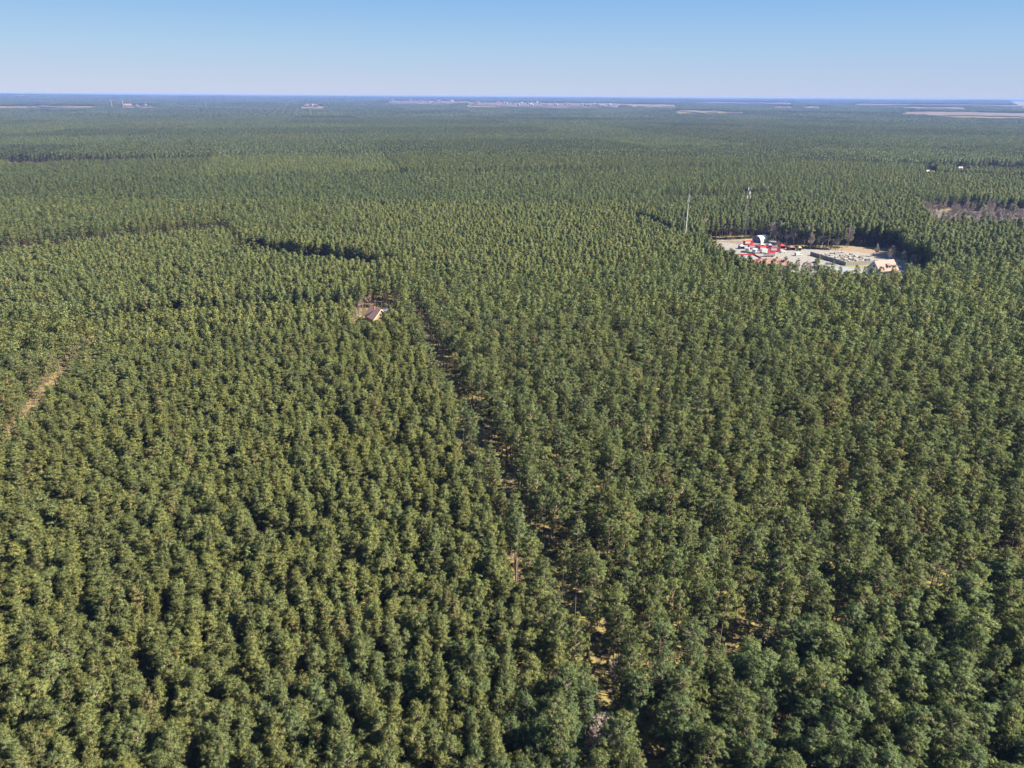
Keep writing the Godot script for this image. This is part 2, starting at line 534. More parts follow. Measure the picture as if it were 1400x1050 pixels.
func set_layout() -> void:
	far_noise = FastNoiseLite.new()
	far_noise.seed = 12
	far_noise.frequency = 0.0006
	gap_noise = FastNoiseLite.new()
	gap_noise.seed = 4
	gap_noise.frequency = 0.045
	tone_noise = FastNoiseLite.new()
	tone_noise.seed = 8
	tone_noise.frequency = 0.012
	lot_poly = PackedVector2Array([Vector2(130, -468), Vector2(131, -430), Vector2(137, -408), Vector2(148, -394), Vector2(160, -378), Vector2(182, -376), Vector2(206, -377), Vector2(232, -391), Vector2(252, -425), Vector2(262, -450), Vector2(262, -486), Vector2(246, -502), Vector2(226, -506), Vector2(207, -512), Vector2(197, -530), Vector2(198, -549), Vector2(176, -545), Vector2(158, -540), Vector2(142, -534), Vector2(133, -505)])
	house_poly = PackedVector2Array([Vector2(-72, -299), Vector2(-66, -281), Vector2(-58, -285), Vector2(-53, -312), Vector2(-53, -338), Vector2(-60, -350), Vector2(-73, -348), Vector2(-72, -325)])
	bare_poly = PackedVector2Array([Vector2(322, -548), Vector2(420, -540), Vector2(500, -600), Vector2(520, -680), Vector2(440, -702), Vector2(380, -690), Vector2(350, -620)])
	edge_poly = PackedVector2Array([Vector2(232, -506), Vector2(262, -486), Vector2(276, -500), Vector2(262, -519), Vector2(240, -522)])
	bushy_edge = PackedVector2Array([Vector2(-2, -85), Vector2(18, -89), Vector2(42, -99), Vector2(73, -107), Vector2(112, -126), Vector2(260, -190)])
	# rides and gaps between the stands: from, to, half width
	var r := [[25, -58, 0, -155, 2.4], [0, -155, -24, -237, 3.1], [-24, -237, -46, -322, 3.5], [-64, -352, -84, -372, 2.0], [-110, -60, -135, -150, 2.6], [-135, -150, -165, -262, 3.7], [-165, -262, -200, -400, 2.0],
		[-190, -294, -76, -324, 7.0], [-400, -384, -229, -520, 26.0], [-229, -543, -180, -470, 3.0], [-172, -452, -84, -410, 15.0], [-2, -88, 42, -103, 1.0], [42, -103, 73, -111, 1.6], [73, -111, 112, -130, 1.9], [112, -130, 300, -210, 1.8],
		[40, -648, 100, -596, 5.0], [100, -596, 119, -500, 5.0], [150, -300, 172, -318, 2.0], [136, -262, 175, -242, 2.2], [150, -214, 180, -218, 2.5], [160, -712, 240, -736, 24.0], [150, -700, 200, -735, 7.0], [540, -955, 660, -912, 17.0], [583, -1036, 535, -955, 8.0], [660, -1091, 605, -1000, 8.0], [146, -546, 196, -558, 4.5], [200, -548, 214, -520, 5.0], [214, -518, 248, -516, 5.0], [14, -84, 12.5, -77, 2.3], [-230, -235, -165, -246, 2.0], [60, -245, 110, -205, 1.4]]
	for a in r:
		rides.append([Vector2(a[0], a[1]), Vector2(a[2], a[3]), a[4]])

# ------------------------------------------------------------------ ground
func patch(pts: PackedVector2Array, y: float) -> ArrayMesh:
	var m := MB.new()
	var idx := Geometry2D.triangulate_polygon(pts)
	for k in range(0, idx.size(), 3):
		m.tri(Vector3(pts[idx[k]].x, y, pts[idx[k]].y), Vector3(pts[idx[k + 1]].x, y, pts[idx[k + 1]].y), Vector3(pts[idx[k + 2]].x, y, pts[idx[k + 2]].y))
	return m.mesh()

func rough_outline(pts: PackedVector2Array, seed_: int, step: float, wobble: float) -> PackedVector2Array:
	var rng := RandomNumberGenerator.new()
	rng.seed = seed_
	var out := PackedVector2Array()
	for i in pts.size():
		var a := pts[i]
		var b := pts[(i + 1) % pts.size()]
		var n := maxi(1, roundi(a.distance_to(b) / step))
		for k in n:
			out.append(a.lerp(b, float(k) / n) + Vector2(rng.randfn(0, wobble), rng.randfn(0, wobble)))
	return out

func strip(a: Vector2, b: Vector2, w: float, y: float, seed_: int) -> ArrayMesh:
	var rng := RandomNumberGenerator.new()
	rng.seed = seed_
	var m := MB.new()
	var d := (b - a).normalized()
	var s := Vector2(-d.y, d.x)
	var n := maxi(2, roundi(a.distance_to(b) / 4.0))
	var l0 := Vector2.ZERO
	var r0 := Vector2.ZERO
	for i in n + 1:
		var p := a.lerp(b, float(i) / n) + s * 0.6 * sin(i * 0.35)
		var l := p - s * w * rng.randf_range(0.8, 1.2)
		var r := p + s * w * rng.randf_range(0.8, 1.2)
		if i > 0:
			m.quad(Vector3(l0.x, y, l0.y), Vector3(r0.x, y, r0.y), Vector3(r.x, y, r.y), Vector3(l.x, y, l.y))
		l0 = l
		r0 = r
	return m.mesh()

func make_ground() -> void:
	var m := MB.new()
	var radii := [0.0, 60.0, 400.0, 1500.0, 3000.0, 3600.0]
	var r := 3600.0
	while r < 12900.0:
		r *= 1.02
		radii.append(r)
	var n := 360
	for i in radii.size() - 1:
		for k in n:
			var q := []
			for e in [[i, k], [i, k + 1], [i + 1, k + 1], [i + 1, k]]:
				var a: float = TAU * e[1] / n
				var x: float = radii[e[0]] * sin(a)
				var z: float = -radii[e[0]] * cos(a)
				q.append(Vector3(x, ground_height(x, z), z))
			if i > 0: m.tri(q[0], q[1], q[2])
			m.tri(q[0], q[2], q[3])
	structure("ground", m.mesh(), M.floor, "forest floor of needle litter, moss and dry yellow grass", "ground")
	# sandy tracks along the rides
	for k in [8]:
		structure("forest_track", strip(rides[k][0], rides[k][1], 0.7, 0.02 + 0.004 * k, 60 + k), M.sand, "sandy track along a ride between the pine stands", "track")
	structure("clearing_ground", patch(rough_outline(edge_poly, 3, 6.0, 1.0), 0.02), M.sand, "bare sandy ground at the foot of the lit pine trunks", "ground")
	structure("clearing_ground", patch(rough_outline(bare_poly, 5, 9.0, 2.0), 0.028), M.leaf_litter, "grey-brown leaf litter below the grove of bare trees", "ground")
	# pale sandy patches in the thin part of the right-hand stand
	var rng := RandomNumberGenerator.new()
	rng.seed = 77
	for c in [[160, -247, 9], [150, -290, 7], [172, -214, 8], [182, -256, 8], [143, -270, 5], [196, -232, 8]]:
		var p := PackedVector2Array()
		for i in 14:
			var a := TAU * i / 14.0
			p.append(Vector2(c[0] + cos(a) * c[2] * rng.randf_range(0.6, 1.3), c[1] + sin(a) * c[2] * 0.7 * rng.randf_range(0.6, 1.3)))
		structure("sand_patch", patch(p, 0.032), M.litter, "pale bare patch of ground showing between the thinned pines", "ground")
	# far fields, as sheets on the rising land
	var names := ["pale beige field beyond the far edge of the forest", "straw coloured strip of field far beyond the forest", "brownish open land around a far-off settlement"]
	for f in FIELDS:
		var b := MB.new()
		var nx := 10
		var nz := 8
		var frng := RandomNumberGenerator.new()
		frng.seed = int(f[2]) + int(f[0] * 1000)
		var e0 := []
		var e1 := []
		for i in nx + 1:
			e0.append(frng.randf_range(-130, 170))
			e1.append(frng.randf_range(-240, 120))
		for i in nx:
			for k in nz:
				var q := []
				for e in [[i, k], [i + 1, k], [i + 1, k + 1], [i, k + 1]]:
					var t: float = lerpf(f[0], f[1], float(e[0]) / nx)
					var rr: float = lerpf(f[2] + e0[e[0]], f[3] + e1[e[0]], float(e[1]) / nz)
					var a := atan(t)
					var x := sin(a) * rr
					var z := -cos(a) * rr
					q.append(Vector3(x, ground_height(x, z) + 4.0, z))
				b.quad(q[0], q[1], q[2], q[3])
		structure("field", b.mesh(), M.fields[f[4]], names[f[4]], "field")

# ------------------------------------------------------------------ the forest
func make_forest() -> void:
	# near pines of each kind, with full sprays of needles
	var near_parts := []      # per kind: list of [trunk mesh, crown mesh, joined mesh]
	var mid := []
	for kind in 3:
		var a := []
		for i in 8:
			var p := pine(i + kind * 20, kind, 0, [0.55, 0.50, 0.42][kind])
			var j := ArrayMesh.new()
			p[0].surface(j, M.bark)
			p[1].surface(j, M.needles)
			a.append([p[0].mesh(), p[1].mesh(), j])
		near_parts.append(a)
		var b := []
		for i in 5:
			var p := pine(100 + i + kind * 20, kind, 1, [0.55, 0.50, 0.42][kind])
			var j := ArrayMesh.new()
			p[0].surface(j, M.bark)
			p[1].surface(j, M.needles)
			b.append(j)
		mid.append(b)
	# where the pines stand
	var spots := []          # [distance, x, z, kind, scale, turn, tint, variant]
	var spacing := [2.5, 3.6, 3.5]
	var limit := 1150.0
	for kind in 3:
		var s: float = spacing[kind]
		var n := int(limit / s) + 4
		for j in range(-4, n * 2):
			for i in range(-n, n + 1):
				var h0 := hash01(i, j, 11 + kind)
				var h1 := hash01(i, j, 21 + kind)
				var along := j * s * 0.97 + 30.0
				var p := V * (i + (h0 - 0.5) * 0.86) * s + U * (along + (h1 - 0.5) * 0.86 * s)
				if p.y > -42.0 or p.y < -limit: continue
				if absf(p.x) > -p.y * 0.72 + 62.0: continue
				var d := p.length()
				if d > limit + 60.0: continue
				var st := stand(p)
				if st[0] != kind: continue
				if hash01(i, j, 31 + kind) > st[2]: continue
				if gap_noise.get_noise_2d(p.x, p.y) > (0.47 if kind != 1 else 0.42): continue
				if not is_open(p): continue
				var h2 := hash01(i, j, 41 + kind)
				var warm: float = st[3] - 0.5 + 0.25 * tone_noise.get_noise_2d(p.x, p.y)
				warm += 0.7 * (hash01(i, j, 81 + kind) - 0.5)
				var v := 0.78 + 0.42 * hash01(i, j, 51 + kind)
				if st.size() > 4: v *= st[4]
				if kind == 2 and d < 400.0: v *= 1.12
				var tint := Color(v * (1.0 + 0.34 * warm), v * (1.0 + 0.16 * warm), v * (1.0 - 0.16 * warm))
				if hash01(i, j, 91) < 0.025: tint = Color(1.35 * v, 1.08 * v, 1.15 * v)   # thin-needled, greyish brown trees
				spots.append([d, p.x, p.y, kind, st[1] * lerpf(0.80, 1.14, h2), hash01(i, j, 61) * TAU, tint, hash01(i, j, 71)])
	spots.sort_custom(func(a, b): return a[0] < b[0])
	# the 300 nearest whose crowns are in the frame, each one a tree of its own
	var words := [
		["slender plantation pine with narrow pointed crown among the tightly planted rows", "narrow plantation pine with cool bluish green needles in the dense stand", "narrow plantation pine with warm yellowish needles in the dense stand"],
		["pine with layered open crown above the yellow grassy floor", "open-crowned pine with bluish green needles above the yellow floor", "open-crowned pine with yellowish green needles above the yellow floor"],
		["broad bushy pine with full rounded crown in the corner thicket", "broad bushy pine with cool bluish needles in the corner thicket", "broad bushy pine with yellowish green needles in the corner thicket"]]
	var groups := ["pines of the dense plantation", "tall pines of the open stand", "bushy pines of the corner thicket"]
	var shown := 0
	var st_low := [0.82, 0.90, 0.85]
	var st_high := [0.98, 1.06, 1.03]
	var rest := {}
	var eye := Transform3D(Basis(Vector3.RIGHT, deg_to_rad(-22.0)), Vector3(0, EYE, 0)).affine_inverse()
	for s in spots:
		var kind: int = s[3]
		var inside := false
		if shown < 300:
			var q := eye * Vector3(s[1], 14.0, s[2])
			inside = q.z < 0.0 and absf(q.x / -q.z) < 0.715 and q.y / -q.z > -0.535
		if inside:
			shown += 1
			var tone := 0
			if s[6].b > s[6].r * 1.0: tone = 1
			elif s[6].r > s[6].b * 1.16: tone = 2
			var pr: Array = near_parts[kind][int(s[7] * 8.0) % 8]
			var t := thing("pine_tree", (["short ", "", "large "][0 if s[4] < st_low[kind] else (2 if s[4] > st_high[kind] else 1)]) + words[kind][tone], "tree", Vector3(s[1], 0, s[2]), s[5], groups[kind])
			var wide := lerpf(0.84, 1.2, fposmod(s[7] * 97.0, 1.0))
			t.scale = Vector3(s[4] * wide, s[4], s[4] * wide)
			part("trunk", pr[0], M.bark, t)
			part("crown", pr[1], M.needle_tints[tone], t)
			continue
		var near: bool = s[0] < 290.0
		var key := [kind, near, int(s[7] * (8.0 if near else 5.0)) % (8 if near else 5)]
		if not rest.has(key): rest[key] = []
		rest[key].append(s)
	var wood_node := Node3D.new()
	wood_node.name = "pine_forest"
	add_child(wood_node)
	wood_node.set_meta("kind", "stuff")
	wood_node.set_meta("label", "vast green pine forest stretching back to the horizon")
	wood_node.set_meta("category", "forest")
	for key in rest:
		var mm := MultiMesh.new()
		mm.transform_format = MultiMesh.TRANSFORM_3D
		mm.use_colors = true
		mm.mesh = near_parts[key[0]][key[2]][2] if key[1] else mid[key[0]][key[2]]
		var list: Array = rest[key]
		mm.instance_count = list.size()
		for i in list.size():
			var s: Array = list[i]
			mm.set_instance_transform(i, Transform3D(Basis(Vector3.UP, s[5]).scaled(Vector3(lerpf(0.84, 1.2, fposmod(s[7] * 97.0, 1.0)), 1.0, lerpf(0.84, 1.2, fposmod(s[7] * 97.0, 1.0))) * s[4]), Vector3(s[1], 0, s[2])))
			mm.set_instance_color(i, s[6])
		copies("pines", mm, wood_node)
	# further off: groups of nine pines, then whole plots
	far_copies("pine_groups", wood_node, 12.0, 1150.0, 3400.0, 5, 3.9, 42, 1.05, true)
	far_copies("pine_plots", wood_node, 36.0, 3400.0, 12750.0, 4, 4.5, 16, 2.0, false)

func copies(called: String, mm: MultiMesh, parent: Node3D) -> void:
	var o := MultiMeshInstance3D.new()
	o.name = called
	o.multimesh = mm
	parent.add_child(o, true)
	o.set_meta("kind", "stuff")

func far_copies(called: String, parent: Node3D, cell: float, r0: float, r1: float, variants: int, gap: float, blades: int, size: float, trunks: bool) -> void:
	var lists := []
	var meshes := []
	for v in variants:
		var rng := RandomNumberGenerator.new()
		rng.seed = 500 + v + int(cell)
		var wood: MB = MB.new() if trunks else null
		var leaf := MB.new()
		var n := roundi(cell / gap)
		for i in n:
			for j in n:
				var at := Vector3((i + 0.5 + rng.randf_range(-0.4, 0.4)) * cell / n - cell / 2, 0, (j + 0.5 + rng.randf_range(-0.4, 0.4)) * cell / n - cell / 2)
				var h := rng.randf_range(14.0, 18.5)
				coarse_pine(wood, leaf, rng, at, h, gap * rng.randf_range(0.46, 0.62), 0.42, blades * 2 if trunks else blades, size * rng.randf_range(0.8, 1.2), 0.45)
		var m := ArrayMesh.new()
		if wood: wood.surface(m, M.bark)
		leaf.surface(m, M.needles)
		meshes.append(m)
		lists.append([])
	var ni := int(r1 * 1.1 / cell)
	for j in range(int(r0 * 0.75 / cell), ni + 1):
		var reach := int((j * cell * 0.76 + 300.0) / cell) + 2
		# rows turned with the rides
		for i in range(-reach - int(j * 0.32), reach + int(j * 0.32)):
			var jit := 0.12 if cell < 100.0 else 0.3
			var p := V * (i + (hash01(i, j, 5) - 0.5) * jit) * cell + U * (j + (hash01(i, j, 6) - 0.5) * jit) * cell
			if absf(p.x) > -p.y * 0.74 + 60.0: continue
			var d := p.length()
			if cell < 20.0:
				if -p.y < r0 or d > r1: continue
			else:
				if d < r0 or d > r1: continue
			if cell < 20.0 and far_gap(p): continue
			if in_field(p.x, p.y) >= 0: continue
			# beyond the near forest the woods are broken
			if d > 5400.0 and d < 9000.0 and far_noise.get_noise_2d(p.x * 1.7, p.y * 0.55) > 0.38: continue
			var st := stand(p) if cell < 100.0 else [0, 1.0, 1.0, 0.3]
			if hash01(i, j, 9) > 0.985: continue
			var warm: float = st[3] - 0.45 + 0.25 * tone_noise.get_noise_2d(p.x * 0.4, p.y * 0.4)
			var v := (0.64 if trunks else 0.67) + 0.2 * hash01(i, j, 8)  # tint lowered, standing in for the self-shadow coarse crowns lack
			if st[0] == 2: v *= 0.86
			if st.size() > 4: v *= st[4]
			lists[int(hash01(i, j, 7) * variants) % variants].append([p, roundi(hash01(i, j, 3) * 4.0) * PI / 2 + atan2(-U.x, -U.y), st[1] * lerpf(0.95, 1.05, hash01(i, j, 2)), Color(v * (1.0 + 0.3 * warm), v * (1.0 + 0.14 * warm), v * (1.0 - 0.14 * warm))])
	for v in variants:
		var mm := MultiMesh.new()
		mm.transform_format = MultiMesh.TRANSFORM_3D
		mm.use_colors = true
		mm.mesh = meshes[v]
		mm.instance_count = lists[v].size()
		for i in lists[v].size():
			var e: Array = lists[v][i]
			mm.set_instance_transform(i, Transform3D(Basis(Vector3.UP, e[1]).scaled(Vector3(1, e[2], 1)), Vector3(e[0].x, ground_height(e[0].x, e[0].y), e[0].y)))
			mm.set_instance_color(i, e[3])
		copies(called, mm, parent)

# ------------------------------------------------------------------ bare trees
func make_bare_trees() -> void:
	var kinds := []
	for i in 4:
		var p := bare_tree(i, 13.0, Color(0.36, 0.33, 0.31) if i < 2 else Color(0.24, 0.20, 0.175), Color(0.37, 0.315, 0.285) if i < 2 else Color(0.29, 0.245, 0.215))
		kinds.append([p[0].mesh(), p[1].mesh()])
	var birch := bare_tree(11, 13.0, Color(0.42, 0.38, 0.36), Color(0.33, 0.27, 0.26), 0.022)
	kinds.append([birch[0].mesh(), birch[1].mesh()])
	var rng := RandomNumberGenerator.new()
	rng.seed = 321
	var spots := [
		[14.0, -83.5, 4, 0.85, "pale pinkish bare birch standing between the bushy pines", ""],
		[19.0, -99.5, 4, 0.6, "small grey bare tree beside the track below tall pines", ""],
		[-6.0, -76.0, 4, 0.5, "low pinkish bare sapling under the plantation edge", ""]]
	var by_lot := "leafless grey-brown tree standing behind the paved yard"
	for a in [[196, -556], [203, -548], [201, -538], [206, -528], [214, -520], [219, -524], [226, -518], [231, -522], [212, -530], [222, -532], [186, -560], [176, -556], [168, -553], [160, -552], [190, -552], [209, -541], [217, -513], [234, -514], [150, -550], [240, -528], [246, -518], [143, -546]]:
		for q in 2: spots.append([a[0] - 2.0 - 2.5 * q + rng.randfn(0, 1.5), a[1] + 6.0 - 5.0 * q + rng.randfn(0, 1.5), rng.randi_range(0, 3), rng.randf_range(0.9, 1.25), by_lot, "bare trees behind the yard"])
	for a in [[176, -436], [180, -431], [173, -429], [184, -427], [170, -440], [179, -424], [168, -425]]:
		spots.append([a[0], a[1], rng.randi_range(0, 3), rng.randf_range(0.6, 0.8), "leafless tree standing in front of the red-brown roof and car park", "bare trees before the car park"])
	for a in [[250, -470], [255, -462], [256, -478], [248, -484], [258, -455]]:
		spots.append([a[0], a[1], rng.randi_range(2, 3), rng.randf_range(0.6, 0.8), "leafless tree beside the white house with pale red roof", "bare trees beside the red-roofed house"])
	for a in [[-76, -343], [-79, -338], [-73, -350]]:
		spots.append([a[0], a[1], 0, rng.randf_range(0.65, 0.8), "reddish bare tree at the back of the forest house clearing", "bare trees behind the forest house"])
	spots.append([-74.0, -321.0, 2, 0.62, "tan bare tree beside the dark slope of the forest house roof", ""])
	for i in 230:
		var p := Vector2(rng.randf_range(322, 505), rng.randf_range(-700, -556))
		if not Geometry2D.is_point_in_polygon(p, bare_poly) or p.distance_to(Vector2(362, -557)) < 12.0: continue
		spots.append([p.x, p.y, rng.randi_range(0, 3), rng.randf_range(0.75, 1.1), "grey-brown leafless tree in the bare grove behind the small red roof", "bare trees of the grove"])
	for s in spots:
		var t := thing("bare_tree", s[4], "tree", Vector3(s[0], 0, s[1]), rng.randf() * TAU, s[5])
		t.scale = Vector3.ONE * s[3]
		part("trunk", kinds[s[2]][0], M.bark, t)
		part("crown", kinds[s[2]][1], M.bark, t)
	# a few pines that stand inside the yard
	var extra := []
	for i in 3:
		var p := pine(60 + i, 2, 1, 0.25)
		extra.append([p[0].mesh(), p[1].mesh()])
	for a in [[189, -437, 0.62], [186, -433, 0.55], [193, -424, 0.6], [181, -421, 0.6], [212, -511, 0.6], [208, -514, 0.65], [217, -508, 0.55], [190, -532, 0.35], [193, -527, 0.38], [186, -526, 0.33], [165, -421, 0.62], [159, -418, 0.66], [152, -414, 0.6], [171, -415, 0.64], [146, -409, 0.62], [204, -407, 0.62], [198, -402, 0.66]]:
		var t := thing("yard_pine", "low dark green pine growing at the edge of the paved yard", "tree", Vector3(a[0], 0, a[1]), rng.randf() * TAU, "low pines around the yard")
		t.scale = Vector3.ONE * a[2]
		var k := rng.randi_range(0, 2)
		part("trunk", extra[k][0], M.bark, t)
		part("crown", extra[k][1], M.needles, t)

# ------------------------------------------------------------------ buildings and vehicles
# a gabled house: length along x, gable ends at +x and -x
func gabled(t: Node3D, length: float, width: float, eave: float, ridge: float, wall_mat: Material, roof_mat: Material, over := 0.5) -> MeshInstance3D:
	var w := MB.new()
	w.extrude(PackedVector2Array([Vector2(-width / 2, 0), Vector2(width / 2, 0), Vector2(width / 2, eave), Vector2(0, ridge - 0.1), Vector2(-width / 2, eave)]), -length / 2, length / 2)
	var wm := part("wall", w.mesh(), wall_mat, t)
	wm.rotation.y = PI / 2
	var r := MB.new()
	var slope := (ridge - eave) / (width / 2)
	for s in [-1.0, 1.0]:
		var e := Vector2(s * (width / 2 + over), eave - slope * over)
		r.extrude(PackedVector2Array([Vector2(0, ridge), e, e + Vector2(0, 0.22), Vector2(0, ridge + 0.25)]), -length / 2 - over, length / 2 + over)
	var rm := part("roof", r.mesh(), roof_mat, t)
	rm.rotation.y = PI / 2
	return rm

func window_on(t: Node3D, at: Vector3, size: Vector2, turn: float) -> void:
	var b := MB.new()
	b.box(Vector3.ZERO, Vector3(size.x + 0.2, size.y + 0.2, 0.08))
	var f := part("window", b.mesh(), M.white, t, at)
	f.rotation.y = turn
	var g := MB.new()
	g.box(Vector3(0, 0, 0.03), Vector3(size.x, size.y, 0.08))
	part("pane", g.mesh(), M.glass, f)

func wheel_mesh(r: float, w: float) -> ArrayMesh:
	var m := MB.new()
	m.tube(Vector3(0, 0, -w / 2), Vector3(0, 0, w / 2), r, r, 12, true)
	return m.mesh()

func car(label: String, at: Vector2, turn: float, paint: Material, tall := false) -> void:
	var t := thing("parked_van" if tall else "parked_car", label, "van" if tall else "car", Vector3(at.x, 0.03, at.y), turn)
	var b := MB.new()
	if tall:
		b.extrude(PackedVector2Array([Vector2(-2.6, 0.35), Vector2(2.5, 0.35), Vector2(2.6, 0.95), Vector2(1.9, 1.15), Vector2(1.25, 2.15), Vector2(1.0, 2.25), Vector2(-2.5, 2.25), Vector2(-2.6, 2.1)]), -0.95, 0.95)
	else:
		b.extrude(PackedVector2Array([Vector2(-2.1, 0.3), Vector2(2.1, 0.3), Vector2(2.15, 0.7), Vector2(1.95, 0.86), Vector2(0.95, 0.95), Vector2(-2.0, 0.98), Vector2(-2.15, 0.8)]), -0.88, 0.88)
		var roof := MB.new()
		roof.box(Vector3(-0.45, 1.43, 0), Vector3(1.75, 0.06, 1.25))
		part("roof", roof.mesh(), paint, t)
	part("body", b.mesh(), paint, t)
	var g := MB.new()
	if tall:
		g.box(Vector3(1.62, 1.66, 0), Vector3(0.06, 1.0, 1.6), Basis(Vector3.BACK, 0.57))
		for s in [-1.0, 1.0]: g.box(Vector3(0.85, 1.65, s * 0.95), Vector3(0.9, 0.6, 0.03))
	else:
		g.extrude(PackedVector2Array([Vector2(-1.9, 0.97), Vector2(0.95, 0.94), Vector2(0.42, 1.4), Vector2(-1.35, 1.4)]), -0.72, 0.72)
	part("windows", g.mesh(), M.glass, t)
	var wh := wheel_mesh(0.33, 0.22)
	for x in [-1.3, 1.35]:
		for z in [-0.82, 0.82]:
			part("wheel", wh, M.tyre, t, Vector3(x, 0.33, z))

func fire_engine(label: String, at: Vector2, turn: float, cab: Material, body: Material, ladder := false) -> void:
	var t := thing("truck", label, "truck", Vector3(at.x, 0.03, at.y), turn)
	var c := MB.new()
	c.extrude(PackedVector2Array([Vector2(1.4, 0.6), Vector2(3.5, 0.6), Vector2(3.5, 1.6), Vector2(3.3, 2.75), Vector2(3.1, 2.9), Vector2(1.4, 2.9)]), -1.2, 1.2)
	part("cab", c.mesh(), cab, t)
	var b := MB.new()
	b.box(Vector3(-1.1, 1.95, 0), Vector3(4.8, 2.3, 2.44))
	part("body", b.mesh(), body, t)
	var g := MB.new()
	g.box(Vector3(3.44, 2.15, 0), Vector3(0.08, 0.9, 2.0), Basis(Vector3.BACK, 0.17))
	for s in [-1.0, 1.0]: g.box(Vector3(2.5, 2.15, s * 1.2), Vector3(1.4, 0.75, 0.04))
	part("windows", g.mesh(), M.glass, t)
	var k := MB.new()
	for s in [-1.0, 1.0]: k.box(Vector3(-1.1, 1.9, s * 1.23), Vector3(4.2, 1.5, 0.04))
	part("shutters", k.mesh(), M.silver_paint, t)
	var l := MB.new()
	l.box(Vector3(2.6, 2.98, 0), Vector3(0.3, 0.16, 1.6))
	part("light_bar", l.mesh(), M.blue, t)
	if ladder:
		var d := MB.new()
		for z in [-0.3, 0.3]: d.tube(Vector3(-3.4, 3.25, z), Vector3(2.6, 3.45, z), 0.06, 0.06, 4)
		for i in 12: d.tube(Vector3(-3.2 + i * 0.5, 3.26 + i * 0.017, -0.3), Vector3(-3.2 + i * 0.5, 3.26 + i * 0.017, 0.3), 0.035, 0.035, 4)
		part("ladder", d.mesh(), M.yellow, t)
	var wh := wheel_mesh(0.52, 0.32)
	for x in [-2.1, 2.3]:
		for z in [-1.05, 1.05]:
			part("wheel", wh, M.tyre, t, Vector3(x, 0.52, z))

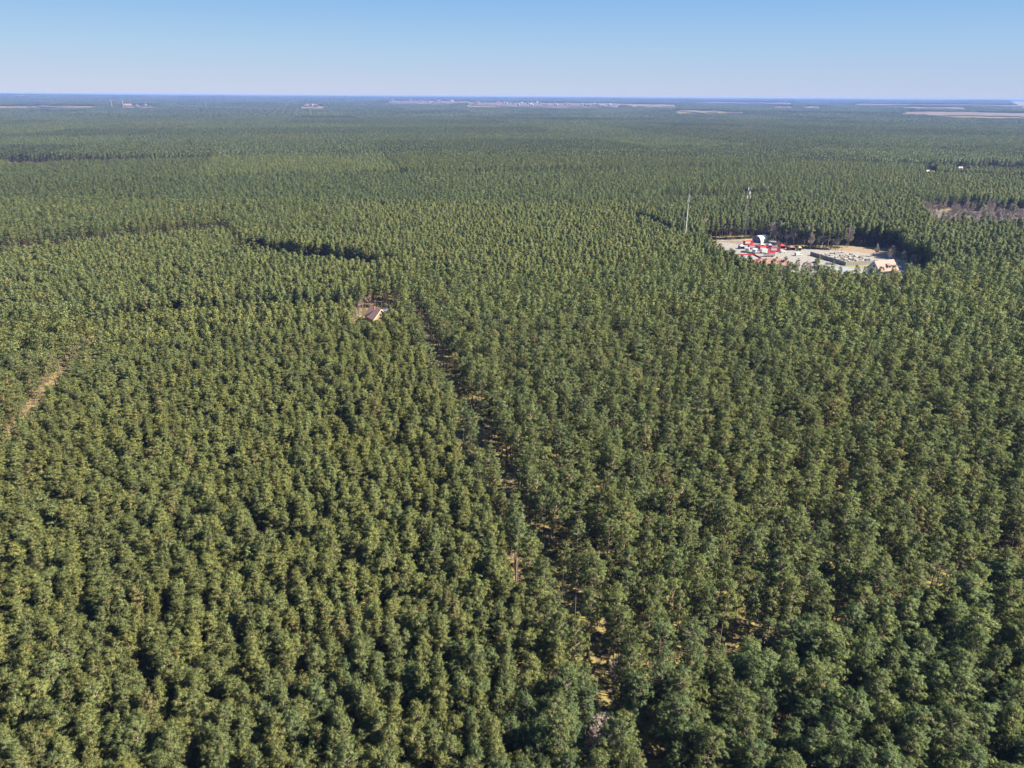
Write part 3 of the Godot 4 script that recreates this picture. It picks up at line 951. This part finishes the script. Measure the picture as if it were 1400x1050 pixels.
func make_yard() -> void:
	structure("yard_pavement", patch(rough_outline(lot_poly, 8, 7.0, 1.2), 0.012), M.yard, "pale grey paved yard in the forest clearing", "pavement")
	structure("meadow", patch(rough_outline(PackedVector2Array([Vector2(204, -486), Vector2(214, -452), Vector2(236, -444), Vector2(236, -455), Vector2(218, -462), Vector2(207, -488)]), 9, 4.0, 0.5), 0.022), M.meadow, "strip of dry yellow-green grass beside the walled yard", "grass")
	structure("bare_earth", patch(rough_outline(PackedVector2Array([Vector2(150, -537), Vector2(178, -541), Vector2(196, -524), Vector2(204, -508), Vector2(186, -520), Vector2(166, -528)]), 10, 4.0, 0.6), 0.018), M.litter, "tan bare earth along the back of the yard", "ground")
	# arched storage hall
	var t := thing("arched_hall", "pale arched sheet-metal hall with shade put into the dark blue of its front at the tree line", "hall", Vector3(186, 0, -536), deg_to_rad(38))
	var a := MB.new()
	var n := 14
	var arc := PackedVector2Array()
	for i in n + 1:
		arc.append(Vector2(-cos(PI * i / n) * 3.9, sin(PI * i / n) * 4.7 + 0.3))
	for i in n:
		var p := arc[i]
		var q := arc[i + 1]
		a.quad(Vector3(-5.2, p.y, p.x), Vector3(-5.2, q.y, q.x), Vector3(5.2, q.y, q.x), Vector3(5.2, p.y, p.x))
		a.quad(Vector3(-5.2, p.y, p.x), Vector3(-5.2, q.y, q.x), Vector3(-5.2, q.y - 0.15, q.x * 0.96), Vector3(-5.2, p.y - 0.15, p.x * 0.96))
	part("roof_shell", a.mesh(), M.white_metal, t)
	for s in [-1.0, 1.0]:
		var w := MB.new()
		for i in range(1, n - 1):
			w.tri(Vector3(s * 5.1, arc[0].y, arc[0].x), Vector3(s * 5.1, arc[i].y, arc[i].x), Vector3(s * 5.1, arc[i + 1].y, arc[i + 1].x))
		part("end_wall", w.mesh(), mat(0.12, 0.14, 0.24, 0.5), t)  # dark blue holds the shade of the end turned from the sun
	var ds := MB.new()
	ds.box(Vector3(-5.14, 1.9, 0), Vector3(0.1, 3.4, 3.4))
	part("door", ds.mesh(), mat(0.12, 0.14, 0.25, 0.5), t)  # same shade colour as the end wall
	# flat-roofed station building with a red parapet
	t = thing("flat_roofed_station", "flat grey-roofed station building edged with a bright red parapet", "building", Vector3(150, 0, -452), deg_to_rad(5))
	var b := MB.new()
	b.box(Vector3(0, 2.4, 0), Vector3(17.0, 4.8, 20.0))
	part("wall", b.mesh(), M.render_white, t)
	b = MB.new()
	b.box(Vector3(0, 4.86, 0), Vector3(17.2, 0.12, 20.2))
	part("roof", b.mesh(), M.sheet_grey, t)
	b = MB.new()
	b.box(Vector3(0, 5.1, -10.2), Vector3(17.6, 1.3, 0.25))
	b.box(Vector3(-8.7, 5.1, 0), Vector3(0.25, 1.3, 20.1))
	b.box(Vector3(0, 5.1, 10.2), Vector3(17.6, 1.3, 0.25))
	b.box(Vector3(8.7, 5.1, 0), Vector3(0.25, 1.3, 20.1))
	part("parapet", b.mesh(), M.red_paint, t)
	for i in 4:
		window_on(t, Vector3(-6.0 + i * 4.0, 2.3, 10.03), Vector2(2.2, 1.5), 0.0)
	# main building with the red-brown hipped roof
	t = thing("hip_roofed_building", "long building under a broad red-brown hipped roof", "building", Vector3(163, 0, -444), deg_to_rad(-8))
	b = MB.new()
	b.box(Vector3(0, 2.1, 0), Vector3(21.0, 4.2, 12.0))
	part("wall", b.mesh(), M.render_white, t)
	b = MB.new()
	var hx := 11.2
	var hz := 6.7
	var e := 4.0
	var top := 6.9
	var c := [Vector3(-hx, e, -hz), Vector3(hx, e, -hz), Vector3(hx, e, hz), Vector3(-hx, e, hz), Vector3(-6.5, top, 0), Vector3(6.5, top, 0)]
	b.quad(c[0], c[1], c[5], c[4])
	b.quad(c[2], c[3], c[4], c[5])
	b.tri(c[1], c[2], c[5])
	b.tri(c[3], c[0], c[4])
	b.quad(c[0], c[3], c[2], c[1])
	var rf := part("roof", b.mesh(), M.tile_red, t)
	b = MB.new()
	b.box(Vector3(3.0, 7.0, -1.0), Vector3(0.9, 1.6, 0.9))
	b.box(Vector3(-4.0, 6.6, 1.6), Vector3(0.7, 1.2, 0.7))
	part("chimney", b.mesh(), M.stone_dark, rf)
	# workshop with blue-grey sheet roof
	t = thing("sheet_roofed_workshop", "low workshop with blue-grey sheet roof beside the car park", "building", Vector3(196, 0, -424), deg_to_rad(12))
	gabled(t, 11.0, 11.0, 3.4, 5.4, M.render_white, M.sheet_blue, 0.5)
	for x in [-2.5, 2.5]: window_on(t, Vector3(x, 1.8, 5.53), Vector2(1.8, 1.2), 0.0)
	t = thing("grey_roofed_shed", "grey-roofed shed adjoining the blue-grey workshop", "building", Vector3(207.5, 0, -426), deg_to_rad(12))
	gabled(t, 9.0, 9.0, 2.8, 4.2, M.render_white, M.sheet_grey, 0.4)
	# house with the pale red roof
	t = thing("red_roofed_house", "white house with steep pale red roof and dormer", "house", Vector3(226, 0, -430), deg_to_rad(20))
	rf = gabled(t, 14.0, 9.5, 4.2, 9.0, mat(0.30, 0.34, 0.38, 0.8), M.tile_pink, 0.7)
	for q in [Vector3(-7.03, 6.0, 0), Vector3(-7.03, 2.2, 2.2), Vector3(-7.03, 2.2, -2.2)]: window_on(t, q, Vector2(1.3, 1.4), -PI / 2)
	for x in [-4.5, -1.5, 1.5, 4.5]: window_on(t, Vector3(x, 2.2, 4.78), Vector2(1.2, 1.4), 0.0)
	var dm := MB.new()
	dm.box(Vector3(1.0, 6.0, 3.4), Vector3(2.4, 1.7, 1.8))
	var dn := part("dormer", dm.mesh(), M.render_white, t)
	dm = MB.new()
	dm.box(Vector3(1.0, 7.0, 3.2), Vector3(3.0, 0.2, 3.0), Basis(Vector3.RIGHT, 0.25))
	part("dormer_roof", dm.mesh(), M.tile_red, dn)
	window_on(t, Vector3(1.0, 6.0, 4.32), Vector2(1.5, 1.0), 0.0)
	# walled storage yard with stacks of stone and pallets
	t = thing("yard_wall", "grey concrete wall around the storage yard of stacked material", "wall")
	var wp := [Vector2(205, -488), Vector2(215, -455), Vector2(236, -460)]
	for i in 2:
		var p0: Vector2 = wp[i]
		var p1: Vector2 = wp[i + 1]
		var dd := (p1 - p0).normalized()
		var len := p0.distance_to(p1)
		var cnt := int(len / 3.0)
		for k in cnt:
			var q := p0 + dd * (k + 0.5) * len / cnt
			b = MB.new()
			b.box(Vector3.ZERO, Vector3(len / cnt - 0.12, 2.5, 0.2))
			var pn := part("panel", b.mesh(), M.concrete, t, Vector3(q.x, 1.25, q.y))
			pn.rotation.y = -dd.angle()
			b = MB.new()
			b.box(Vector3.ZERO, Vector3(0.26, 2.7, 0.3))
			var po := part("post", b.mesh(), M.stone_pale, t, Vector3((p0 + dd * k * len / cnt).x, 1.35, (p0 + dd * k * len / cnt).y))
			po.rotation.y = -dd.angle()
	var rng := RandomNumberGenerator.new()
	rng.seed = 55
	var looks := [["pale stack of stone slabs in the walled yard", M.stone_pale], ["dark stack of stone slabs in the walled yard", M.stone_dark], ["stack of weathered timber in the walled yard", M.wood_old]]
	for i in 7:
		for k in 8:
			var q := Vector2(209, -487) + Vector2(0.29, 0.957) * (i * 4.3) + Vector2(0.92, -0.39) * (2.5 + k * 2.9) + Vector2(rng.randfn(0, 0.4), rng.randfn(0, 0.4))
			if q.x > 243 or rng.randf() < 0.12: continue
			var w := rng.randi_range(0, 5)
			w = 0 if w < 3 else (1 if w < 5 else 2)
			var st := thing("material_stack", looks[w][0], "stack", Vector3(q.x, 0.02, q.y), rng.randfn(0.25, 0.12), ["pale stacks in the walled yard", "dark stacks in the walled yard", "timber stacks in the walled yard"][w])
			var layers := rng.randi_range(2, 5)
			for l in layers:
				b = MB.new()
				b.box(Vector3(rng.randfn(0, 0.06), 0.16 + l * 0.34, rng.randfn(0, 0.06)), Vector3(1.9, 0.28, 1.3) * Vector3(rng.randf_range(0.9, 1.05), 1, rng.randf_range(0.9, 1.05)))
				part("layer", b.mesh(), looks[w][1], st)
	# trucks
	fire_engine("red truck with yellow ladder in front of the arched hall", Vector2(173, -524), deg_to_rad(15), M.red_paint, M.red_paint, true)
	fire_engine("red truck beside the blue tent", Vector2(171.5, -508), deg_to_rad(5), M.dark_red, M.red_paint)
	fire_engine("truck with white cab and red body behind the red-brown roof", Vector2(174.5, -482), deg_to_rad(176), M.white, M.red_paint)
	fire_engine("red truck parked second in the middle row", Vector2(184, -499), deg_to_rad(4), M.red_paint, M.red_paint)
	fire_engine("dark red truck leading the middle row", Vector2(177.5, -503), deg_to_rad(8), M.dark_red, M.red_paint)
	fire_engine("white truck with red cab near the parapet", Vector2(168.5, -494), deg_to_rad(60), M.dark_red, M.white)
	fire_engine("dark truck parked behind the white-bodied one", Vector2(164.5, -497.5), deg_to_rad(66), M.black_paint, M.silver_paint)
	fire_engine("silver and red truck parked before the middle row", Vector2(175.5, -494), deg_to_rad(20), M.red_paint, M.silver_paint)
	# tents
	var tents := [["blue tent with white top at the left of the yard", Vector2(163.5, -509), M.blue, M.white, 3.4], ["white tent with red stripe behind the trucks", Vector2(180, -515), M.white, M.white, 3.2], ["sand coloured tent behind the trucks", Vector2(185, -513), M.litter, M.stone_pale, 3.0], ["red canopy at the back of the yard", Vector2(193, -511), M.red_paint, M.red_paint, 4.0], ["dull red canopy nearer the yellow tent", Vector2(198, -506), M.tile_red, M.tile_red, 4.4], ["yellow pointed tent at the edge of the yard", Vector2(203, -504), M.yellow, M.yellow, 2.6]]
	for q in tents:
		t = thing("tent", q[0], "tent", Vector3(q[1].x, 0.02, q[1].y), 0.2)
		var h: float = q[4] / 2
		b = MB.new()
		for s in [-1.0, 1.0]:
			b.box(Vector3(s * (h - 0.1), 1.1, 0), Vector3(0.06, 2.2, h * 2 - 0.3))
		b.box(Vector3(0, 1.1, -h + 0.1), Vector3(h * 2 - 0.3, 2.2, 0.06))
		part("side_wall", b.mesh(), q[2], t)
		b = MB.new()
		var k := [Vector3(-h, 2.1, -h), Vector3(h, 2.1, -h), Vector3(h, 2.1, h), Vector3(-h, 2.1, h)]
		for i in 4: b.tri(k[i], k[(i + 1) % 4], Vector3(0, 3.3, 0))
		part("roof", b.mesh(), q[3], t)
		b = MB.new()
		for p in k: b.tube(Vector3(p.x * 0.97, 0, p.z * 0.97), Vector3(p.x * 0.97, 2.1, p.z * 0.97), 0.05, 0.05, 4)
		part("poles", b.mesh(), M.white_metal, t)
	# cars and vans
	car("white van parked beside the yellow pointed tent", Vector2(196, -486), 0.3, M.white, true)
	car("red car at the corner of the hipped roof", Vector2(178, -465), 1.2, M.red_paint)
	car("black car in the row before the blue-grey workshop", Vector2(191, -447), 0.15, M.black_paint)
	car("white car parked next to the black car before the workshop", Vector2(195.5, -447.5), 0.1, M.white)
	car("dark green car at the end of the row before the workshop", Vector2(199.5, -449), 0.2, M.green_paint)
	car("white car standing along the storage yard wall", Vector2(206, -459), -0.2, M.white)
	car("black van standing near the corner of the storage yard wall", Vector2(200, -464), 1.3, M.black_paint, true)
	car("black car at the back of the yard near the bare trees", Vector2(187, -519), 0.1, M.black_paint)
	car("silver car at the back of the yard near the bare trees", Vector2(191.5, -516), 0.1, M.silver_paint)
	car("white car between the middle row and the red canopy", Vector2(188.5, -496), 0.4, M.white)
	car("silver car standing on the open pavement behind the parapet", Vector2(152, -497), 0.5, M.silver_paint)
	# the small red roof in the grove
	t = thing("grove_house", "small low house with dark red roof before the bare grove", "house", Vector3(362, 0, -557), deg_to_rad(8))
	gabled(t, 10.0, 8.0, 3.0, 6.2, M.render_white, mat(0.20, 0.035, 0.05, 0.7), 0.4)
	window_on(t, Vector3(1.0, 1.7, 4.03), Vector2(1.4, 1.2), 0.0)
	for w in [[583, -1040, "white hut half hidden by the trees near the far clearing"], [660, -1095, "white cottage standing in the trees beyond the far clearing"]]:
		t = thing("woodland_cottage", w[2], "house", Vector3(w[0], 0.0, w[1]), 0.4)
		gabled(t, 8.0, 6.5, 5.0, 8.0, M.render_white, M.stone_pale, 0.4)

func make_forest_house() -> void:
	var t := thing("forest_house", "orange-walled gabled house in the forest clearing with white roof edges", "house", Vector3(-64.5, 0, -325), deg_to_rad(-52))
	t.scale = Vector3.ONE * 0.85
	var rf := gabled(t, 11.0, 9.0, 3.9, 8.6, M.render_orange, M.tile_pink, 0.6)
	# white barge boards along the front gable
	var b := MB.new()
	for s in [-1.0, 1.0]:
		var a0 := Vector3(6.12, 8.75, 0)
		var a1 := Vector3(6.12, 3.35, s * 5.1)
		b.box((a0 + a1) / 2, Vector3(0.12, 0.42, a0.distance_to(a1)), Basis(Vector3.RIGHT, s * atan2(5.4, 5.1)))
	part("barge_board", b.mesh(), M.white, t)
	b = MB.new()
	b.box(Vector3(-1.5, 8.9, 1.0), Vector3(0.8, 1.6, 0.8))
	part("chimney", b.mesh(), M.tile_red, rf)
	for q in [Vector3(5.53, 1.9, -2.2), Vector3(5.53, 1.9, 2.2), Vector3(5.53, 5.4, 0)]: window_on(t, q, Vector2(1.2, 1.4), PI / 2)
	b = MB.new()
	b.box(Vector3(5.56, 1.05, 0), Vector3(0.1, 2.1, 1.1))
	part("door", b.mesh(), M.wood_old, t)
	t = thing("lean_to_shed", "grey-roofed annexe beside the orange forest house", "shed", Vector3(-60, 0, -336), deg_to_rad(-52))
	gabled(t, 6.0, 4.5, 2.6, 3.8, M.render_white, M.sheet_grey, 0.3)
	for i in 4:
		var lp := thing("log_pile", "pile of grey logs on the clearing behind the forest house", "log pile", Vector3(-69 + i * 3.2, 0, -341 - i * 1.1), 0.1 * i, "log piles in the clearing")
		for k in 7:
			var m := MB.new()
			m.tube(Vector3(-2.2, 0, 0), Vector3(2.2, 0, 0), 0.2, 0.18, 7, true)
			part("log", m.mesh(), M.wood_old, lp, Vector3(0, 0.2 + 0.34 * (k / 3), -0.45 + 0.42 * (k % 3) + 0.2 * (k / 3)))

func make_masts() -> void:
	var t := thing("tubular_mast", "tall slender white tubular mast rising out of the pines", "mast", Vector3(117, 0, -486))
	var m := MB.new()
	m.tube(Vector3(0, -0.2, 0), Vector3(0, 22, 0), 0.55, 0.42, 10)
	m.tube(Vector3(0, 22, 0), Vector3(0, 41, 0), 0.42, 0.2, 10, true)
	part("pole", m.mesh(), M.white_metal, t)
	for y in [36.0, 39.0]:
		m = MB.new()
		for k in 3:
			var a: float = TAU * k / 3.0 + y
			m.box(Vector3(cos(a) * 0.6, y, sin(a) * 0.6), Vector3(0.28, 1.9, 0.28))
			m.tube(Vector3(0, y, 0), Vector3(cos(a) * 0.6, y, sin(a) * 0.6), 0.06, 0.06, 4)
		part("antenna", m.mesh(), M.white, t)
	m = MB.new()
	m.tube(Vector3(0, 41, 0), Vector3(0, 43.4, 0), 0.05, 0.02, 4)
	part("rod", m.mesh(), M.grey_metal, t)
	# lattice tower behind the yard
	t = thing("lattice_tower", "grey steel lattice tower with white antennas behind the yard", "tower", Vector3(176, 0, -546))
	m = MB.new()
	var levels := 13
	for l in levels:
		var y0 := 39.0 * l / levels
		var y1 := 39.0 * (l + 1) / levels
		var w0 := lerpf(1.9, 0.55, float(l) / levels)
		var w1 := lerpf(1.9, 0.55, float(l + 1) / levels)
		for k in 4:
			var a := TAU * k / 4.0 + 0.6
			var a2 := TAU * (k + 1) / 4.0 + 0.6
			var p := Vector3(cos(a) * w0, y0, sin(a) * w0)
			var q := Vector3(cos(a) * w1, y1, sin(a) * w1)
			var q2 := Vector3(cos(a2) * w1, y1, sin(a2) * w1)
			m.tube(p, q, 0.06, 0.06, 4)
			m.tube(p, q2, 0.03, 0.03, 3)
			m.tube(q, q2, 0.03, 0.03, 3)
	part("lattice", m.mesh(), M.grey_metal, t)
	var i := 0
	for y in [31.5, 34.5, 37.5]:
		for k in 3:
			var a: float = TAU * k / 3.0 + 0.5 + y
			m = MB.new()
			m.box(Vector3(cos(a) * 1.25, y, sin(a) * 1.25), Vector3(0.5, 1.9, 0.4), Basis(Vector3.UP, -a))
			m.tube(Vector3(0, y, 0), Vector3(cos(a) * 1.2, y, sin(a) * 1.2), 0.05, 0.05, 4)
			part("antenna", m.mesh(), M.white, t)
	m = MB.new()
	m.tube(Vector3(0, 39, 0), Vector3(0, 42, 0), 0.06, 0.03, 4)
	part("rod", m.mesh(), M.grey_metal, t)

func make_far_places() -> void:
	var rng := RandomNumberGenerator.new()
	rng.seed = 88
	var wall_mats := [mat(0.11, 0.11, 0.105), mat(0.11, 0.085, 0.072), mat(0.09, 0.085, 0.077), mat(0.11, 0.10, 0.085)]
	var protos := []
	# town houses: [x over z from, to, near, far, how many, label, group]
	for d in [[-0.16, -0.065, 6800.0, 8200.0, 26, "pale building of the far town on the left of the brown land", "buildings of the far town"],
		[-0.055, 0.08, 5900.0, 7400.0, 40, "small pinkish building of the spread-out far settlement", "buildings of the far settlement"],
		[0.085, 0.13, 5900.0, 6900.0, 22, "white building of the close far village beside the straw field", "buildings of the far village"],
		[-0.508, -0.477, 5320.0, 5560.0, 6, "long low pale works building beside the far towers", "works buildings by the far towers"],
		[-0.273, -0.256, 5350.0, 5650.0, 5, "cream building in the small far hamlet amid the forest", "buildings of the far hamlet"]]:
		for i in d[4]:
			var a: float = atan(rng.randf_range(d[0], d[1]))
			var r := rng.randf_range(d[2], d[3])
			var p := Vector3(sin(a) * r, 0, -cos(a) * r)
			p.y = ground_height(p.x, p.z) + 3.6
			var t := thing("far_building", d[5], "building", p, rng.randf() * PI, d[6])
			var l := rng.randf_range(12, 28) if not "works" in d[5] else rng.randf_range(28, 45)
			var h := rng.randf_range(5, 10)
			gabled(t, l, rng.randf_range(10, 15), h, h + rng.randf_range(3, 5), wall_mats[rng.randi_range(0, 3)], M.tile_red if rng.randf() < 0.5 else M.concrete, 0.5)
	for d in [[-0.5275, 5150.0, 50.0, 3.8, "tall pale tower beyond the forest, the more distant of two"], [-0.5125, 5120.0, 52.0, 4.2, "tall white tower beyond the forest beside the low works"], [-0.404, 5200.0, 44.0, 3.0, "single pinkish far tower standing apart in the forest"]]:
		var a: float = atan(d[0])
		var p := Vector3(sin(a) * d[1], 0, -cos(a) * d[1])
		p.y = ground_height(p.x, p.z)
		var t := thing("far_tower", d[4], "tower", p, 0.5)
		var m := MB.new()
		m.tube(Vector3(0, 0, 0), Vector3(0, d[2] * 0.9, 0), d[3], d[3] * 0.82, 14)
		part("shaft", m.mesh(), wall_mats[0] if d[3] > 3.5 else wall_mats[1], t)
		m = MB.new()
		m.tube(Vector3(0, d[2] * 0.9, 0), Vector3(0, d[2], 0), d[3] * 0.95, d[3] * 0.6, 14, true)
		part("head", m.mesh(), M.concrete, t)
